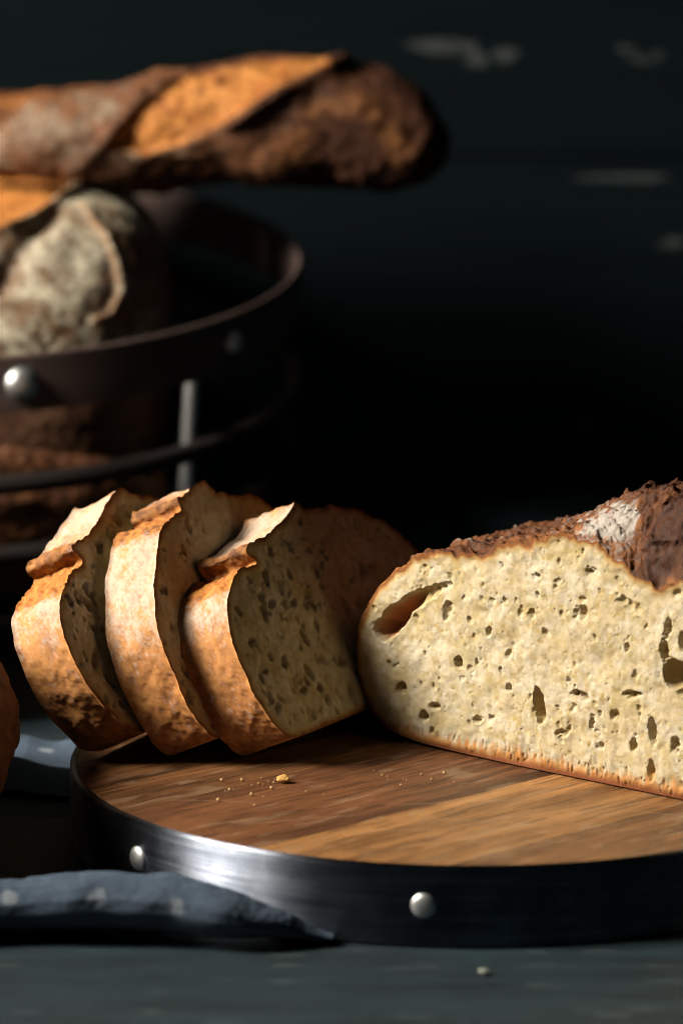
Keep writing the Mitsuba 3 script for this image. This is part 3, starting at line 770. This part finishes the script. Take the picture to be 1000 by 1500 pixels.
# ------------------------------------------------------------------ the polka dot napkin
def napkin():
    """A cloth lying left of the board, its front edge gathered into one raised fold that sinks under the hoop."""
    crest = np.array([(-0.31, -0.150), (-0.235, -0.149), (-0.196, -0.146), (-0.168, -0.141), (-0.1316, -0.1410), (-0.1074, -0.1440), (-0.0880, -0.1500), (-0.0690, -0.1475), (-0.0590, -0.1462), (-0.0500, -0.1452)])
    high = np.array([0.016, 0.018, 0.0195, 0.0210, 0.0245, 0.0240, 0.0200, 0.0125, 0.0070, 0.0035])
    from scipy.interpolate import PchipInterpolator
    a = np.linspace(0, 1, len(crest))
    u = np.linspace(0, 1, 420)
    C, H = PchipInterpolator(a, crest)(u), PchipInterpolator(a, high)(u)
    # section: distance behind the crest (in mm), share of the height
    sec = np.array([(24, 0.06), (19, 0.10), (15, 0.22), (11, 0.50), (7, 0.82), (3, 0.97), (0, 1.0), (-3.5, 0.94), (-6.5, 0.82), (-8.5, 0.66), (-8.6, 0.50), (-6.5, 0.34), (-2, 0.20), (4, 0.08)])
    k = np.linspace(0, 1, 90)
    q = PchipInterpolator(np.linspace(0, 1, len(sec)), sec)(k)
    t = np.gradient(C, axis=0)
    t /= np.linalg.norm(t, axis=1, keepdims=True)
    back = np.stack([-t[:, 1], t[:, 0]], 1)
    back = np.where((back[:, 1] > 0)[:, None], back, -back)
    back = 0.35 * back + 0.65 * np.array([0, 1.0])
    P = C[:, None, :] + back[:, None, :] * (q[None, :, 0, None] * 1e-3 * (0.15 + 0.85 * np.clip(H / 0.024, 0, 1.2))[:, None, None])
    Z = 0.0014 + H[:, None] * q[None, :, 1]
    v = np.concatenate([P, Z[..., None]], -1)
    w = nz(v.reshape(-1, 3), 75, 3, 90).reshape(Z.shape) - 0.5
    v[..., 2] += w * 0.004 * np.clip(q[None, :, 1], 0.1, 1)
    v[..., 1] += (nz(v.reshape(-1, 3), 50, 2, 91).reshape(Z.shape) - 0.5) * 0.004
    v[..., 2] += (nz(v.reshape(-1, 3) * [0.30, 1.6, 1.6], 150, 3, 97).reshape(Z.shape) - 0.5) * 0.0016 * np.clip(q[None, :, 1], 0.1, 1) * np.clip(H / 0.02, 0, 1)[:, None]
    fine = (nz(v.reshape(-1, 3), 480, 2, 98).reshape(Z.shape) - 0.5) * 0.00035 * np.clip(H / 0.01, 0, 1)[:, None]
    v[..., 2] += fine
    v[..., 1] -= fine
    arc = np.r_[0, np.cumsum(np.hypot(np.diff(q[:, 0]) * 1e-3, np.diff(q[:, 1]) * 0.022))]
    U, W = np.meshgrid(C[:, 0], arc - np.interp(6 / 13, k, arc), indexing='ij')
    return v.reshape(-1, 3), grid_faces(420, 90, wrap=False), U.ravel(), W.ravel()


# printed dots: (place along the fold, distance forward of its crest)
DOTS = [(-0.1645, 0.009), (-0.1330, 0.011), (-0.1045, 0.013), (-0.149, -0.012), (-0.117, -0.010), (-0.088, -0.012), (-0.190, 0.004), (-0.205, 0.030), (-0.23, 0.01), (-0.26, 0.03)]


def cloth_color(p, U, W, dots):
    wv = 0.80 + 0.4 * nz(p, 900, 2, 93)
    col = lerp((0.036, 0.056, 0.090), (0.066, 0.092, 0.132), nz(p, 60, 3, 94)) * wv[:, None] * 0.72
    d = np.full(len(p), 9.0)
    for a, b in dots:
        d = np.minimum(d, np.hypot(U - a, W - b))
    return lerp(col, (0.20, 0.23, 0.26), 0.48 * sst(0.0040, 0.0022, d + 0.0022 * (nz(p, 420, 2, 95) - 0.5)))


v, f, U, W = napkin()
m_fold = (v, f)
put('napkin__fold', m_fold, 'm_cloth', color=cloth_color(v, U, W, DOTS))
# its flat part behind the fold, with a turned hem towards the roll
gx, gy = np.meshgrid(np.linspace(-0.36, -0.128, 330), np.linspace(0.050, 0.108, 120))
Zf = 0.0022 + 0.25 * np.clip(-0.143 - gx, 0, 0.03) * sst(0.0, 0.012, gy - 0.046) + 0.004 * sst(0.45, 0.7, nz(np.stack([gx, gy, gx * 0], -1).reshape(-1, 3), 28, 2, 96)).reshape(gx.shape)
wob = 0.006 * np.sin(gx * 60 + 1.0)
e = gy - 0.050
Zf += 0.0065 * np.exp(-((e - 0.005) / 0.004) ** 2) * (1 + 0.8 * sst(-0.165, -0.135, gx)) - 0.002 * sst(0.003, 0, e)
yy = gy + wob * sst(0.03, 0.0, e)
v = np.stack([gx, yy, Zf], -1).reshape(-1, 3)
keep = np.hypot(v[:, 0], v[:, 1]) > R + 0.003
f = grid_faces(120, 330, wrap=False)
f = f[keep[f].all(1)]
col = cloth_color(v, v[:, 0], v[:, 1], [(-0.1655, 0.094), (-0.20, 0.075), (-0.20, 0.12), (-0.165, 0.14), (-0.24, 0.1)])
put('napkin__hem', (v, f), 'm_cloth', color=col)
tag('napkin', 'blue grey polka dot napkin bunched against the left of the board', 'napkin')

# ------------------------------------------------------------------ crumbs
def crumb(key, at, r, seed, label, colr=(0.50, 0.28, 0.09)):
    m = trimesh.creation.icosphere(3, 1.0)
    v = m.vertices * (0.55 + 0.9 * meshkit.fbm(m.vertices * 1.7 + seed, 3, seed))[:, None] * [1.25, 1.0, 0.7] * r
    v[:, 2] -= v[:, 2].min()
    put(key, (v + at, m.faces), 'm_crumb', color=lerp(colr, np.asarray(colr) * 0.55, nz(v, 900, 2, seed)), label=label, category='crumb')


crumb('bread_crumb', (-0.0687, -0.0349, 0.0296), 0.0021, 1, 'largest golden crumb on the board in front of the slices')
crumb('bread_crumb_001', (0.0023, -0.1802, 0.0003), 0.0014, 4, 'pale crumb alone on the dark table before the board', (0.24, 0.26, 0.23))
rng = np.random.default_rng(12)
bits = []
for _ in range(30):
    a = rng.random()
    if a < 0.5:
        x, y = rng.normal(-0.085, 0.012), rng.normal(-0.045, 0.012)
    else:
        x, y = rng.normal(-0.017, 0.02), rng.normal(-0.028, 0.006)
    if math.hypot(x, y) > 0.14:
        continue
    m = trimesh.creation.icosphere(1, 1.0)
    v = m.vertices * (0.5 + meshkit.noise(m.vertices * 2 + rng.random() * 50, 3))[:, None] * rng.uniform(0.0002, 0.0006)
    v[:, 2] -= v[:, 2].min()
    bits.append(trimesh.Trimesh(v + [x, y, 0.0296], m.faces, process=False))
bits = trimesh.util.concatenate(bits)
put('crumbs', bits, 'm_crumb', color=np.tile([0.42, 0.29, 0.15], (len(bits.vertices), 1)), label='tiny crumbs scattered on the board before the bread', category='crumbs', kind='stuff')
